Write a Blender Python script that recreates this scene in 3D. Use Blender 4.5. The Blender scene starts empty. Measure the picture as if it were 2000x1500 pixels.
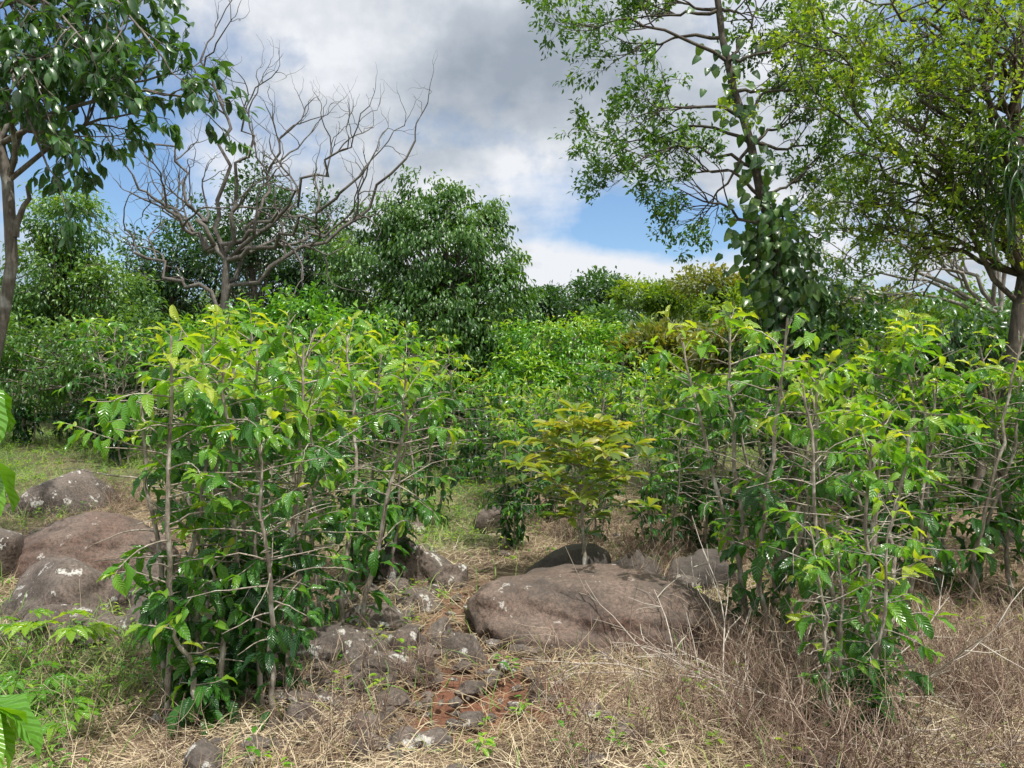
import bpy, math, random
import numpy as np
rs = np.random.RandomState(7)
random.seed(7)
EYE = 1.6
PI = math.pi

# ------------------------------------------------------------------ helpers
def hsh(ix, iy, iz):
    n = np.sin(ix*127.1+iy*311.7+iz*74.7)*43758.5453
    return n-np.floor(n)
def vn(x, y, z=0.0):
    x = np.asarray(x, float); y = np.asarray(y, float); z = np.zeros_like(x)+z
    ix, iy, iz = np.floor(x), np.floor(y), np.floor(z)
    fx, fy, fz = x-ix, y-iy, z-iz
    fx = fx*fx*(3-2*fx); fy = fy*fy*(3-2*fy); fz = fz*fz*(3-2*fz)
    r = 0
    for a in (0, 1):
        for b in (0, 1):
            for c in (0, 1):
                r = r+hsh(ix+a, iy+b, iz+c)*(fx if a else 1-fx)*(fy if b else 1-fy)*(fz if c else 1-fz)
    return r
def G(x, y):
    x = np.asarray(x, float); y = np.asarray(y, float)
    s = 0.065*1.5*np.log1p(np.exp(np.clip((y-7)/1.5, -40, 60)))
    s = np.where(y > 90, 5.4-0.02*(y-90), s)
    s = np.maximum(s, -5)
    s = s+0.10*(vn(x*.6+9, y*.6)-.5)+0.05*(vn(x*1.9, y*1.9+5)-.5)+0.02*(vn(x*6, y*6+3)-.5)
    s = s+0.012*np.clip(-x-2, 0, 20)+0.006*np.clip(x-2, 0, 20)
    return s
def g(x, y): return float(G(np.array([x]), np.array([y]))[0])
def norm(v):
    v = np.asarray(v, float)
    return v/(np.linalg.norm(v, axis=-1, keepdims=True)+1e-9)
def S(a, b, d):
    """surveyed point: lateral tangent a, elevation tangent b, distance d from the viewpoint"""
    return np.array([a*d, d, EYE+b*d])

def leaf_template(nseg=6, cols=5, width=.4, fold=.25, droop=1.0, wave=0.0, shape='ell'):
    ts = np.linspace(0, 1, nseg+1)
    ang = -droop*ts
    dy = np.cos(ang)/nseg; dz = np.sin(ang)/nseg
    Y = np.concatenate([[0], np.cumsum(dy[:-1])]); Z = np.concatenate([[0], np.cumsum(dz[:-1])])
    if shape == 'ell': w = np.sin(PI*np.clip(ts, 0, 1)**.9)**.75*(1-.25*ts)
    elif shape == 'heart': w = np.clip(ts*7, 0, 1)*np.cos(ts*PI/2)**.7*1.05
    elif shape == 'strap': w = (1-ts**2)**.6
    elif shape == 'obov': w = np.sin(PI*np.clip(ts, 0, 1)**1.5)**.8
    w = np.maximum(w, .03)*width/2
    cs = np.linspace(-1, 1, cols)
    V = []; U = []
    for i, t in enumerate(ts):
        for c in cs:
            zz = abs(c)*w[i]*fold*2+wave*math.sin(t*PI*5+(1 if c > 0 else 2.2))*abs(c)**2*w[i]
            x = c*w[i]*(1-.15*fold)
            V.append([x, Y[i]-zz*math.sin(ang[i]), Z[i]+zz*math.cos(ang[i])])
            U.append([t, c, 0])
    F = []
    for i in range(nseg):
        for j in range(cols-1):
            a = i*cols+j
            F.append([a, a+1, a+1+cols, a+cols])
    return np.array(V), np.array(F), np.array(U)

class MB:
    def __init__(s):
        s.V = []; s.F = []; s.M = []; s.T = []; s.U = []; s.n = 0; s.q = {}
    def add(s, v, f, mat, tint, luv):
        s.V.append(v); s.F.append(f+s.n); s.M.append(np.full(len(f), mat, np.int32))
        s.T.append(tint); s.U.append(luv); s.n += len(v)
    def tubes(s, P, R, k=5, mat=0, tint=None):
        P = np.asarray(P, float); R = np.asarray(R, float)
        N, n, _ = P.shape
        if tint is None: tint = rs.rand(N)
        T = norm(np.gradient(P, axis=1))
        ref = np.where(np.abs(T.mean(1)[:, 2:3]) > .75, np.array([[1., .1, 0]]), np.array([[0., .1, 1]]))
        X = norm(np.cross(T, ref[:, None, :])); Y = np.cross(T, X)
        a = np.arange(k)*2*PI/k
        ring = P[:, :, None, :]+R[:, :, None, None]*(X[:, :, None, :]*np.cos(a)[None, None, :, None]+Y[:, :, None, :]*np.sin(a)[None, None, :, None])
        v = ring.reshape(-1, 3)
        i, j = np.meshgrid(np.arange(n-1), np.arange(k), indexing='ij')
        f = np.stack([i*k+j, i*k+(j+1) % k, (i+1)*k+(j+1) % k, (i+1)*k+j], -1).reshape(-1, 4)
        f = (f[None]+(np.arange(N)*n*k)[:, None, None]).reshape(-1, 4)
        s.add(v, f, mat, np.repeat(tint, n*k), np.zeros((len(v), 3)))
    def br(s, pts, rad, k=5, mat=0):
        s.q.setdefault((len(pts), k, mat), []).append((pts, rad))
    def flush(s):
        for (n, k, mat), l in s.q.items():
            s.tubes(np.array([a for a, b in l]), np.array([b for a, b in l]), k, mat)
        s.q = {}
    def leaves(s, tm, P, D, Uv, Sc, tint, mat=1):
        tv, tf, tu = tm
        P = np.asarray(P, float); N = len(P)
        if N == 0: return
        D = norm(D); X = norm(np.cross(D, Uv)); Z = np.cross(X, D)
        Sc = np.broadcast_to(np.asarray(Sc, float), (N,))
        v = (P[:, None]+Sc[:, None, None]*(tv[None, :, 0:1]*X[:, None]+tv[None, :, 1:2]*D[:, None]+tv[None, :, 2:3]*Z[:, None])).reshape(-1, 3)
        m = len(tv)
        f = (tf[None]+(np.arange(N)*m)[:, None, None]).reshape(-1, 4)
        s.add(v, f, mat, np.repeat(np.clip(tint, 0, 1), m), np.tile(tu, (N, 1)))
    def mesh(s, name, mats):
        s.flush()
        V = np.concatenate(s.V).astype(np.float32); F = np.concatenate(s.F).astype(np.int32)
        me = bpy.data.meshes.new(name)
        me.vertices.add(len(V)); me.vertices.foreach_set('co', V.ravel())
        me.loops.add(F.size); me.loops.foreach_set('vertex_index', F.ravel())
        me.polygons.add(len(F)); me.polygons.foreach_set('loop_start', np.arange(len(F), dtype=np.int32)*4)
        me.polygons.foreach_set('material_index', np.concatenate(s.M))
        me.polygons.foreach_set('use_smooth', np.ones(len(F), bool))
        a = me.attributes.new('tint', 'FLOAT', 'POINT'); a.data.foreach_set('value', np.concatenate(s.T).astype(np.float32))
        a = me.attributes.new('luv', 'FLOAT_VECTOR', 'POINT'); a.data.foreach_set('vector', np.concatenate(s.U).astype(np.float32).ravel())
        for m in mats: me.materials.append(m)
        me.update(calc_edges=True)
        return me
    def obj(s, name, mats, loc=(0, 0, 0)):
        return put(name, s.mesh(name, mats), loc)
def put(name, me, loc=(0, 0, 0), rot=0, sc=1):
    o = bpy.data.objects.new(name, me); o.location = loc; o.rotation_euler = (0, 0, rot)
    o.scale = (sc, sc, sc) if not hasattr(sc, '__len__') else sc
    bpy.context.scene.collection.objects.link(o); return o

# ------------------------------------------------------------------ materials
def newmat(name):
    m = bpy.data.materials.new(name); m.use_nodes = True
    nt = m.node_tree; nt.nodes.clear()
    out = nt.nodes.new('ShaderNodeOutputMaterial')
    return m, nt, out
def ramp(nt, stops, fac=None):
    r = nt.nodes.new('ShaderNodeValToRGB'); e = r.color_ramp.elements
    e[0].position = stops[0][0]; e[0].color = (*stops[0][1], 1)
    e[1].position = stops[-1][0]; e[1].color = (*stops[-1][1], 1)
    for p, c in stops[1:-1]:
        x = e.new(p); x.color = (*c, 1)
    if fac is not None: nt.links.new(fac, r.inputs[0])
    return r
def math_n(nt, op, a, b=None, c=None):
    m = nt.nodes.new('ShaderNodeMath'); m.operation = op
    for i, v in enumerate((a, b, c)):
        if v is None: continue
        if isinstance(v, (int, float)): m.inputs[i].default_value = v
        else: nt.links.new(v, m.inputs[i])
    return m.outputs[0]
def mixc(nt, fac, a, b, typ='MIX'):
    m = nt.nodes.new('ShaderNodeMix'); m.data_type = 'RGBA'; m.blend_type = typ
    if isinstance(fac, (int, float)): m.inputs[0].default_value = fac
    else: nt.links.new(fac, m.inputs[0])
    for i, v in ((6, a), (7, b)):
        if isinstance(v, tuple): m.inputs[i].default_value = (*v, 1)
        else: nt.links.new(v, m.inputs[i])
    return m.outputs[2]
def noise(nt, vec, scale, detail=4, rough=.55):
    n = nt.nodes.new('ShaderNodeTexNoise'); n.inputs['Scale'].default_value = scale
    n.inputs['Detail'].default_value = detail; n.inputs['Roughness'].default_value = rough
    if vec is not None: nt.links.new(vec, n.inputs['Vector'])
    return n
def leafmat(name, stops, rough=.4, trans=.35, veins=True, spec=.5):
    m, nt, out = newmat(name)
    at = nt.nodes.new('ShaderNodeAttribute'); at.attribute_name = 'tint'
    r = ramp(nt, stops, at.outputs['Fac'])
    col = r.outputs[0]
    p = nt.nodes.new('ShaderNodeBsdfPrincipled'); p.inputs['Roughness'].default_value = rough
    p.inputs['Specular IOR Level'].default_value = spec
    if veins:
        lu = nt.nodes.new('ShaderNodeAttribute'); lu.attribute_name = 'luv'
        sp = nt.nodes.new('ShaderNodeSeparateXYZ'); nt.links.new(lu.outputs['Vector'], sp.inputs[0])
        ab = math_n(nt, 'ABSOLUTE', sp.outputs[1])
        ph = math_n(nt, 'SUBTRACT', math_n(nt, 'MULTIPLY', sp.outputs[0], 62), math_n(nt, 'MULTIPLY', ab, 9))
        sn = math_n(nt, 'SINE', ph)
        bump = nt.nodes.new('ShaderNodeBump'); bump.inputs['Strength'].default_value = .5; bump.inputs['Distance'].default_value = .004
        nt.links.new(sn, bump.inputs['Height']); nt.links.new(bump.outputs[0], p.inputs['Normal'])
        mid = math_n(nt, 'LESS_THAN', ab, .06)
        vv = math_n(nt, 'MULTIPLY', math_n(nt, 'GREATER_THAN', sn, .95), .12)
        fac = math_n(nt, 'MAXIMUM', math_n(nt, 'MULTIPLY', mid, .35), vv)
        col = mixc(nt, fac, col, (.15, .27, .06))
    nt.links.new(col, p.inputs['Base Color'])
    t = nt.nodes.new('ShaderNodeBsdfTranslucent')
    tc = mixc(nt, 1.0, col, (2.9, 2.6, .55), 'MULTIPLY')
    nt.links.new(tc, t.inputs['Color'])
    mx = nt.nodes.new('ShaderNodeMixShader'); mx.inputs[0].default_value = trans
    nt.links.new(p.outputs[0], mx.inputs[1]); nt.links.new(t.outputs[0], mx.inputs[2])
    nt.links.new(mx.outputs[0], out.inputs[0])
    return m
def barkmat(name, c1, c2, c3=(.35, .36, .33), scale=8):
    m, nt, out = newmat(name)
    g_ = nt.nodes.new('ShaderNodeNewGeometry')
    n1 = noise(nt, g_.outputs['Position'], scale, 4)
    mp = nt.nodes.new('ShaderNodeMapping'); mp.inputs['Scale'].default_value = (1, 1, .2)
    nt.links.new(g_.outputs['Position'], mp.inputs[0])
    n2 = noise(nt, mp.outputs[0], scale*7, 3)
    r = ramp(nt, [(.3, c1), (.55, c2), (.72, c3)], n1.outputs[0])
    c = mixc(nt, .6, r.outputs[0], ramp(nt, [(.3, (.25, .25, .25)), (.7, (1.2, 1.2, 1.2))], n2.outputs[0]).outputs[0], 'MULTIPLY')
    p = nt.nodes.new('ShaderNodeBsdfPrincipled'); p.inputs['Roughness'].default_value = .85
    b = nt.nodes.new('ShaderNodeBump'); b.inputs['Distance'].default_value = .01; b.inputs['Strength'].default_value = .8
    nt.links.new(n2.outputs[0], b.inputs['Height']); nt.links.new(b.outputs[0], p.inputs['Normal'])
    nt.links.new(c, p.inputs['Base Color']); nt.links.new(p.outputs[0], out.inputs[0])
    return m
def strawmat(name, stops, trans=.2):
    m, nt, out = newmat(name)
    at = nt.nodes.new('ShaderNodeAttribute'); at.attribute_name = 'tint'
    r = ramp(nt, stops, at.outputs['Fac'])
    p = nt.nodes.new('ShaderNodeBsdfPrincipled'); p.inputs['Roughness'].default_value = .6
    nt.links.new(r.outputs[0], p.inputs['Base Color'])
    if trans:
        t = nt.nodes.new('ShaderNodeBsdfTranslucent'); nt.links.new(r.outputs[0], t.inputs['Color'])
        mx = nt.nodes.new('ShaderNodeMixShader'); mx.inputs[0].default_value = trans
        nt.links.new(p.outputs[0], mx.inputs[1]); nt.links.new(t.outputs[0], mx.inputs[2])
        nt.links.new(mx.outputs[0], out.inputs[0])
    else: nt.links.new(p.outputs[0], out.inputs[0])
    return m
def rockmat(name, base, dark, lichen, la=.62, red=(.16, .07, .045), redamt=.8, pit=.7):
    m, nt, out = newmat(name)
    tc = nt.nodes.new('ShaderNodeNewGeometry'); v = tc.outputs['Position']
    n1 = noise(nt, v, 3.6, 6, .65); n2 = noise(nt, v, 48, 6, .8); n3 = noise(nt, v, 7.5, 8, .65); n4 = noise(nt, v, 1.6, 3)
    c = ramp(nt, [(.38, dark), (.60, base)], n1.outputs[0]).outputs[0]
    c = mixc(nt, ramp(nt, [(.45, (0, 0, 0)), (.65, (redamt,)*3)], n4.outputs[0]).outputs[0], c, red)
    c = mixc(nt, .85, c, ramp(nt, [(.40, (.15, .14, .13)), (.60, (1.6, 1.6, 1.6))], n2.outputs[0]).outputs[0], 'MULTIPLY')
    # surfaces that face up are blended towards a paler grey-brown
    sx = nt.nodes.new('ShaderNodeSeparateXYZ'); nt.links.new(tc.outputs['Normal'], sx.inputs[0])
    up = math_n(nt, 'MULTIPLY', math_n(nt, 'MAXIMUM', sx.outputs[2], 0.), .30)
    c = mixc(nt, up, c, (.24, .20, .17))
    lf = ramp(nt, [(la, (0, 0, 0)), (la+.025, (.9, .9, .9))], n3.outputs[0]).outputs[0]
    lf = mixc(nt, 1.0, lf, ramp(nt, [(.40, (.1, .1, .1)), (.5, (1, 1, 1))], n2.outputs[0]).outputs[0], 'MULTIPLY')
    c = mixc(nt, lf, c, lichen)
    p = nt.nodes.new('ShaderNodeBsdfPrincipled'); p.inputs['Roughness'].default_value = .75
    nt.links.new(c, p.inputs['Base Color'])
    h = math_n(nt, 'ADD', math_n(nt, 'MULTIPLY', n2.outputs[0], .5), math_n(nt, 'MULTIPLY', n3.outputs[0], pit))
    b = nt.nodes.new('ShaderNodeBump'); b.inputs['Distance'].default_value = .03; b.inputs['Strength'].default_value = .9
    nt.links.new(h, b.inputs['Height']); nt.links.new(b.outputs[0], p.inputs['Normal'])
    nt.links.new(p.outputs[0], out.inputs[0])
    return m

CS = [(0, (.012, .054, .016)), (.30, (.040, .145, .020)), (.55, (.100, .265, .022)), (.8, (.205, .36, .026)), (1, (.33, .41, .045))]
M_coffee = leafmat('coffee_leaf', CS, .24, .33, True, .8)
M_coffee2 = leafmat('coffee_leaf_plain', CS, .28, .31, False, .65)
M_olive = leafmat('olive_leaf', [(0, (.05, .13, .025)), (.5, (.18, .25, .045)), (1, (.40, .36, .11))], .28, .32, False, .7)
M_dark = leafmat('dark_leaf', [(0, (.018, .052, .020)), (.5, (.048, .13, .032)), (1, (.13, .23, .05))], .30, .26, False, .75)
M_mid = leafmat('tree_leaf', [(0, (.022, .070, .020)), (.5, (.075, .175, .035)), (1, (.20, .31, .055))], .36, .29, False, .6)
M_yel = leafmat('feathery_leaf', [(0, (.035, .09, .016)), (.5, (.125, .22, .026)), (1, (.31, .35, .05))], .45, .38, False)
M_olv2 = leafmat('scrub_leaf', [(0, (.04, .070, .025)), (.5, (.13, .165, .042)), (1, (.30, .26, .085))], .45, .28, False)
M_green = strawmat('grass_blade_green', [(0, (.09, .20, .035)), (.6, (.19, .34, .055)), (1, (.44, .45, .17))], .35)
M_straw = strawmat('straw', [(0, (.13, .085, .05)), (.4, (.38, .29, .17)), (1, (.74, .64, .46))])
M_twig = strawmat('dry_twig', [(0, (.06, .034, .025)), (.6, (.24, .15, .11)), (1, (.57, .48, .36))], 0)
M_bark = barkmat('grey_bark', (.085, .07, .055), (.16, .14, .115), (.32, .31, .28))
M_cbark = barkmat('coffee_bark', (.18, .15, .115), (.38, .33, .27), (.62, .60, .53), 14)
M_bare = barkmat('bare_branch_bark', (.085, .075, .065), (.14, .125, .11), (.24, .23, .21))
M_dbark = barkmat('dark_bark', (.05, .04, .033), (.095, .078, .06), (.20, .19, .16))
M_rockbig = rockmat('granite_boulder', (.17, .115, .088), (.045, .031, .025), (.50, .47, .43), .64, (.12, .060, .042), .7, .5)
M_rockd = rockmat('dark_rock', (.06, .05, .045), (.025, .022, .02), (.15, .14, .13), .7, (.05, .035, .03))
M_rockl = rockmat('lichen_rock', (.15, .122, .104), (.038, .03, .026), (.58, .57, .53), .58, (.115, .075, .055), .5)

L_coffee = [leaf_template(6, 5, .42, .22, dr, .35) for dr in (.5, 1.0, 1.6)]
L_coffee_lo = [leaf_template(3, 3, .42, .25, dr) for dr in (.5, 1.0, 1.6)]
L_lo = leaf_template(3, 3, .42, .25, .9)
L_heart = leaf_template(5, 3, .75, .2, .5, 0, 'heart')
L_ov = leaf_template(4, 3, .48, .2, .7)
L_sm = leaf_template(2, 3, .55, .2, .4)
L_obov = leaf_template(6, 3, .34, .3, .5, .1, 'obov')
L_strap = leaf_template(7, 3, .05, .4, 1.9, 0, 'strap')

# ------------------------------------------------------------------ ground
def ss(e0, e1, x):
    t = np.clip((x-e0)/(e1-e0), 0, 1); return t*t*(3-2*t)
def soil_mask(x, y):
    d = np.hypot((x+.12)/.60, (y-3.85)/.42)
    d2 = np.hypot((x-.05)/.9, (y-4.7)/.4); d3 = np.hypot((x+.3)/.55, (y-5.4)/.8)
    n = vn(x*5, y*5)*.6+.5*vn(x*14, y*14)
    return np.clip(np.maximum(.97*ss(1.2, .6, d+n-.5), .65*np.maximum(ss(1.1, .5, d2+n-.5), ss(1.1, .5, d3+n-.5))), 0, 1)
def green_mask(x, y):
    d1 = ss(1.15, .6, np.hypot((x+1.0)/1.2, (y-8.6)/2.2))
    d2 = ss(-1.6, -2.4, x)*ss(6.0, 4.8, y)
    d3 = ss(9, 12, y)
    d4 = ss(-4.6, -5.4, x)*ss(6.5, 7.5, y)
    m = np.maximum(np.maximum(d1*.8, d2), np.maximum(d3*.8, d4*.6))
    return np.clip(m*(.25+1.2*vn(x*2.1, y*2.1+8)), 0, 1)
def build_ground():
    nx, ny = 600, 600
    u = np.linspace(-1, 1, nx); xs = np.sinh(5.6*u)*600/math.sinh(5.6)
    v = np.linspace(-.72, 1, ny); ys = 4+np.sinh(5.6*v)*800/math.sinh(5.6)
    X, Y = np.meshgrid(xs, ys)
    Z = G(X, Y)-.05*soil_mask(X, Y)
    V = np.stack([X, Y, Z], -1).reshape(-1, 3)
    i, j = np.meshgrid(np.arange(ny-1), np.arange(nx-1), indexing='ij')
    a = i*nx+j
    F = np.stack([a, a+1, a+1+nx, a+nx], -1).reshape(-1, 4)
    mb = MB()
    lu = np.stack([soil_mask(X, Y), green_mask(X, Y), np.zeros_like(X)], -1).reshape(-1, 3)
    mb.add(V, F, 0, np.zeros(len(V)), lu)
    m, nt, out = newmat('ground_soil')
    ge = nt.nodes.new('ShaderNodeNewGeometry'); pos = ge.outputs['Position']
    at = nt.nodes.new('ShaderNodeAttribute'); at.attribute_name = 'luv'
    sp = nt.nodes.new('ShaderNodeSeparateXYZ'); nt.links.new(at.outputs['Vector'], sp.inputs[0])
    n1 = noise(nt, pos, 1.3, 5); n2 = noise(nt, pos, 22, 6, .7); n3 = noise(nt, pos, 90, 3, .7)
    c = ramp(nt, [(.35, (.13, .085, .058)), (.5, (.23, .16, .108)), (.7, (.34, .26, .165))], n1.outputs[0]).outputs[0]
    c = mixc(nt, sp.outputs[1], c, (.09, .13, .04))
    c = mixc(nt, sp.outputs[0], c, (.225, .096, .054))
    c = mixc(nt, .75, c, ramp(nt, [(.3, (.3, .28, .26)), (.65, (1.35, 1.35, 1.35))], n2.outputs[0]).outputs[0], 'MULTIPLY')
    p = nt.nodes.new('ShaderNodeBsdfPrincipled'); p.inputs['Roughness'].default_value = .95
    nt.links.new(c, p.inputs['Base Color'])
    b = nt.nodes.new('ShaderNodeBump'); b.inputs['Distance'].default_value = .04; b.inputs['Strength'].default_value = .9
    nt.links.new(math_n(nt, 'ADD', n2.outputs[0], math_n(nt, 'MULTIPLY', n3.outputs[0], .4)), b.inputs['Height'])
    nt.links.new(b.outputs[0], p.inputs['Normal']); nt.links.new(p.outputs[0], out.inputs[0])
    mb.obj('ground', [m])
build_ground()

# ------------------------------------------------------------------ rocks
def rock(name, x, y, sx, sy, top, mat, rot=0., seed=1, rough=.18, skew=0.):
    """rock whose crest is at height top above local ground"""
    import bmesh
    bm = bmesh.new(); bmesh.ops.create_icosphere(bm, subdivisions=6 if sx > .6 else 5 if sx > .12 else 4, radius=1)
    me = bpy.data.meshes.new(name); bm.to_mesh(me); bm.free()
    n = len(me.vertices); co = np.empty(n*3); me.vertices.foreach_get('co', co); c = co.reshape(-1, 3)
    s = seed*13.7
    d = 1+rough*2*(vn(c[:, 0]*1.3+s, c[:, 1]*1.3+s, c[:, 2]*1.3+s)-.5)+rough*(vn(c[:, 0]*3+s, c[:, 1]*3, c[:, 2]*3+s)-.5)+rough*.45*(vn(c[:, 0]*8+s, c[:, 1]*8, c[:, 2]*8)-.5)+rough*.2*(vn(c[:, 0]*19+s, c[:, 1]*19, c[:, 2]*19)-.5)
    if rough > .16:
        for k in range(7):   # broken facets
            rr = np.random.RandomState(seed*10+k); pn = norm(rr.normal(0, 1, 3)+[0, 0, .4]); dd = c@pn*d; lim = rr.uniform(.62, .85)
            d = np.where(dd > lim, d*(lim+(dd-lim)*.25)/np.maximum(dd, 1e-3), d)
    c = c*d[:, None]
    c[:, 2] = np.sign(c[:, 2])*np.abs(c[:, 2])**.9
    c[:, 0] -= skew*np.maximum(c[:, 2], 0)
    mx = c[:, 2].max()
    c = c*np.array([sx, sy, (top+.12)/mx*.999])
    ca, sa = math.cos(rot), math.sin(rot)
    c = np.stack([c[:, 0]*ca-c[:, 1]*sa, c[:, 0]*sa+c[:, 1]*ca, c[:, 2]-.12], -1)
    me.vertices.foreach_set('co', c.ravel()); me.polygons.foreach_set('use_smooth', np.ones(len(me.polygons), bool)); me.materials.append(mat); me.update()
    return put(name, me, (x, y, g(x, y)))
rock('granite_boulder', .72, 5.0, .88, .60, .34, M_rockbig, -.12, 3, .15, .34)
rock('dark_boulder', .40, 6.0, .42, .34, .28, M_rockd, .2, 5, .2)
rock('dark_boulder', 1.45, 6.1, .36, .3, .25, M_rockd, .2, 6, .25)
rock('dark_boulder', 1.02, 6.2, .3, .3, .22, M_rockd, .2, 16, .25)
rock('granite_boulder', -3.55, 6.5, .74, .5, .50, M_rockbig, .05, 8, .15)
rock('lichen_boulder', -3.15, 5.4, .48, .42, .38, M_rockl, .1, 9, .3)
rock('lichen_boulder', -2.55, 5.45, .42, .36, .34, M_rockl, .6, 10, .3)
rock('lichen_boulder', -2.2, 4.9, .33, .33, .24, M_rockl, .6, 29, .3)
rock('lichen_boulder', -2.85, 4.85, .40, .30, .20, M_rockl, .2, 31, .3)
rock('lichen_boulder', -4.3, 6.2, .5, .4, .38, M_rockl, .2, 33, .3)
rock('lichen_boulder', -3.7, 5.0, .4, .3, .22, M_rockl, .2, 43, .3)
rock('lichen_boulder', -5.2, 8.9, .6, .4, .45, M_rockl, .6, 11, .3)
rock('lichen_boulder', -6.3, 8.9, .5, .4, .40, M_rockl, .6, 12, .3)
rock('lichen_boulder', -.92, 6.1, .24, .22, .36, M_rockl, .3, 13, .3)
rock('lichen_boulder', -.70, 6.25, .28, .22, .22, M_rockl, .3, 23, .3)
rock('lichen_boulder', -.52, 5.95, .2, .15, .16, M_rockl, .3, 14, .35)
rock('lichen_boulder', -.18, 8.0, .22, .2, .28, M_rockl, .3, 15, .3)
rock('lichen_boulder', -.88, 5.05, .28, .2, .15, M_rockl, -.3, 17, .3)
rock('lichen_boulder', -.26, 4.40, .18, .1, .13, M_rockl, -.7, 18, .3)
rock('lichen_boulder', -.62, 4.50, .24, .18, .17, M_rockl, .1, 19, .35)
rock('lichen_boulder', -.86, 4.35, .17, .14, .14, M_rockl, .8, 39, .35)
rock('lichen_boulder', -1.15, 4.5, .3, .2, .16, M_rockl, .1, 20, .35)
rock('lichen_boulder', -.5, 4.15, .11, .09, .11, M_rockl, .4, 21, .35)
rock('lichen_boulder', -.98, 3.6, .14, .12, .12, M_rockl, .4, 22, .35)
rock('lichen_boulder', -.80, 3.95, .12, .08, .10, M_rockl, .4, 24, .35)
rock('lichen_boulder', -.62, 5.4, .16, .12, .10, M_rockl, .4, 34, .35)
rock('lichen_boulder', -.45, 4.8, .14, .12, .10, M_rockl, .9, 35, .35)
rock('lichen_boulder', .13, 3.95, .06, .05, .08, M_rockl, .9, 36, .35)
rock('lichen_boulder', 2.35, 4.7, .2, .2, .2, M_rockl, .4, 27, .35)
# small stones mass
def stones():
    import bmesh
    bm = bmesh.new(); bmesh.ops.create_icosphere(bm, subdivisions=2, radius=1)
    me = bpy.data.meshes.new('t'); bm.to_mesh(me); bm.free()
    c = np.array([v.co[:] for v in me.vertices]); F = np.array([p.vertices[:] for p in me.polygons])
    V = []; FF = []; n = 0
    for i in range(620):
        if i < 360: x = rs.normal(-.75, .45); y = rs.normal(4.5, .6)
        elif i < 460: x = rs.normal(-.15, .5); y = rs.normal(4.0, .5)
        else: x = rs.uniform(-5, 3); y = rs.uniform(3.2, 8)
        s = rs.gamma(2, .016)+.008
        if soil_mask(np.array([x]), np.array([y]))[0] > .4: s *= .5
        d = 1+.7*(vn(c[:, 0]*1.5+i*3.1, c[:, 1]*1.5, c[:, 2]*1.5+i)-.5)
        a = rs.rand()*6.28
        v = c*d[:, None]*s*np.array([rs.uniform(.9, 1.7), rs.uniform(.7, 1.1), rs.uniform(.5, .9)])
        v = np.stack([v[:, 0]*math.cos(a)-v[:, 1]*math.sin(a), v[:, 0]*math.sin(a)+v[:, 1]*math.cos(a), v[:, 2]], -1)
        V.append(v+np.array([x, y, g(x, y)+s*.25])); FF.append(F+n); n += len(c)
    V = np.concatenate(V); FF = np.concatenate(FF)
    me = bpy.data.meshes.new('scattered_stones'); me.from_pydata(V.tolist(), [], FF.tolist()); me.materials.append(M_rockl)
    put('scattered_stones', me)
stones()

# ------------------------------------------------------------------ grasses
def blades(mb, x, y, L, lay, width, tint, curl=.8, mat=0):
    N = len(x)
    z = G(x, y)
    a = rs.rand(N)*2*PI
    hd = np.stack([np.cos(a), np.sin(a), np.zeros(N)], -1)
    pts = [np.stack([x, y, z-.005], -1)]
    th = lay.copy()
    n = 4
    for i in range(n):
        pts.append(pts[-1]+(L/n)[:, None]*(hd*np.cos(th)[:, None]+np.array([0, 0, 1.])*np.sin(th)[:, None]))
        th = th-curl*rs.uniform(.2, 1, N)/n*1.6
        a = a+rs.normal(0, .25, N); hd = np.stack([np.cos(a), np.sin(a), np.zeros(N)], -1)
    P = np.stack(pts, 1)
    gz = G(P[:, :, 0].ravel(), P[:, :, 1].ravel()).reshape(N, -1)+.004
    P[:, :, 2] = np.maximum(P[:, :, 2], gz+rs.rand(N, 1)*.03)
    side = np.stack([-np.sin(a), np.cos(a), rs.normal(0, .5, N)], -1); side = norm(side)
    wv = np.array([1, 1, .85, .55, .1])
    Lf = P-side[:, None]*(width[:, None]*wv)[:, :, None]/2; Rt = P+side[:, None]*(width[:, None]*wv)[:, :, None]/2
    V = np.stack([Lf, Rt], 2).reshape(-1, 3)
    i = np.arange(n)*2
    f = np.stack([i, i+1, i+3, i+2], -1)
    F = (f[None]+(np.arange(N)*(n+1)*2)[:, None, None]).reshape(-1, 4)
    mb.add(V, F, mat, np.repeat(np.clip(tint, 0, 1), (n+1)*2), np.zeros((len(V), 3)))
def scatter(N, y0, y1, pad=1.5, wide=.72):
    u = rs.rand(N); y = y0+(y1-y0)*u
    x = (rs.rand(N)*2-1)*(wide*y+pad)
    return x, y
mb = MB()
x, y = scatter(150000, 2.4, 10.5)
keep = (rs.rand(len(x)) > soil_mask(x, y)*.90)*(rs.rand(len(x)) > .65*green_mask(x, y))*(rs.rand(len(x)) < .20+vn(x*1.7, y*1.7+40)*1.0)
x, y = x[keep], y[keep]; N = len(x)
blades(mb, x, y, rs.uniform(.06, .28, N), rs.uniform(-.1, .9, N)**1., rs.uniform(.0022, .0048, N), rs.rand(N)*.6+vn(x*2, y*2)*.5, .8)
mb.obj('dry_grass', [M_straw])
mb = MB()
x, y = scatter(100000, 2.4, 16)
keep = rs.rand(len(x)) < green_mask(x, y)*1.0+.05
x, y = x[keep], y[keep]; N = len(x)
blades(mb, x, y, rs.uniform(.08, .30, N), rs.uniform(.7, 1.5, N), rs.uniform(.004, .008, N), rs.rand(N)*.7+vn(x*2, y*2)*.4, 1.2)
mb.obj('green_grass', [M_green])
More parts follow.
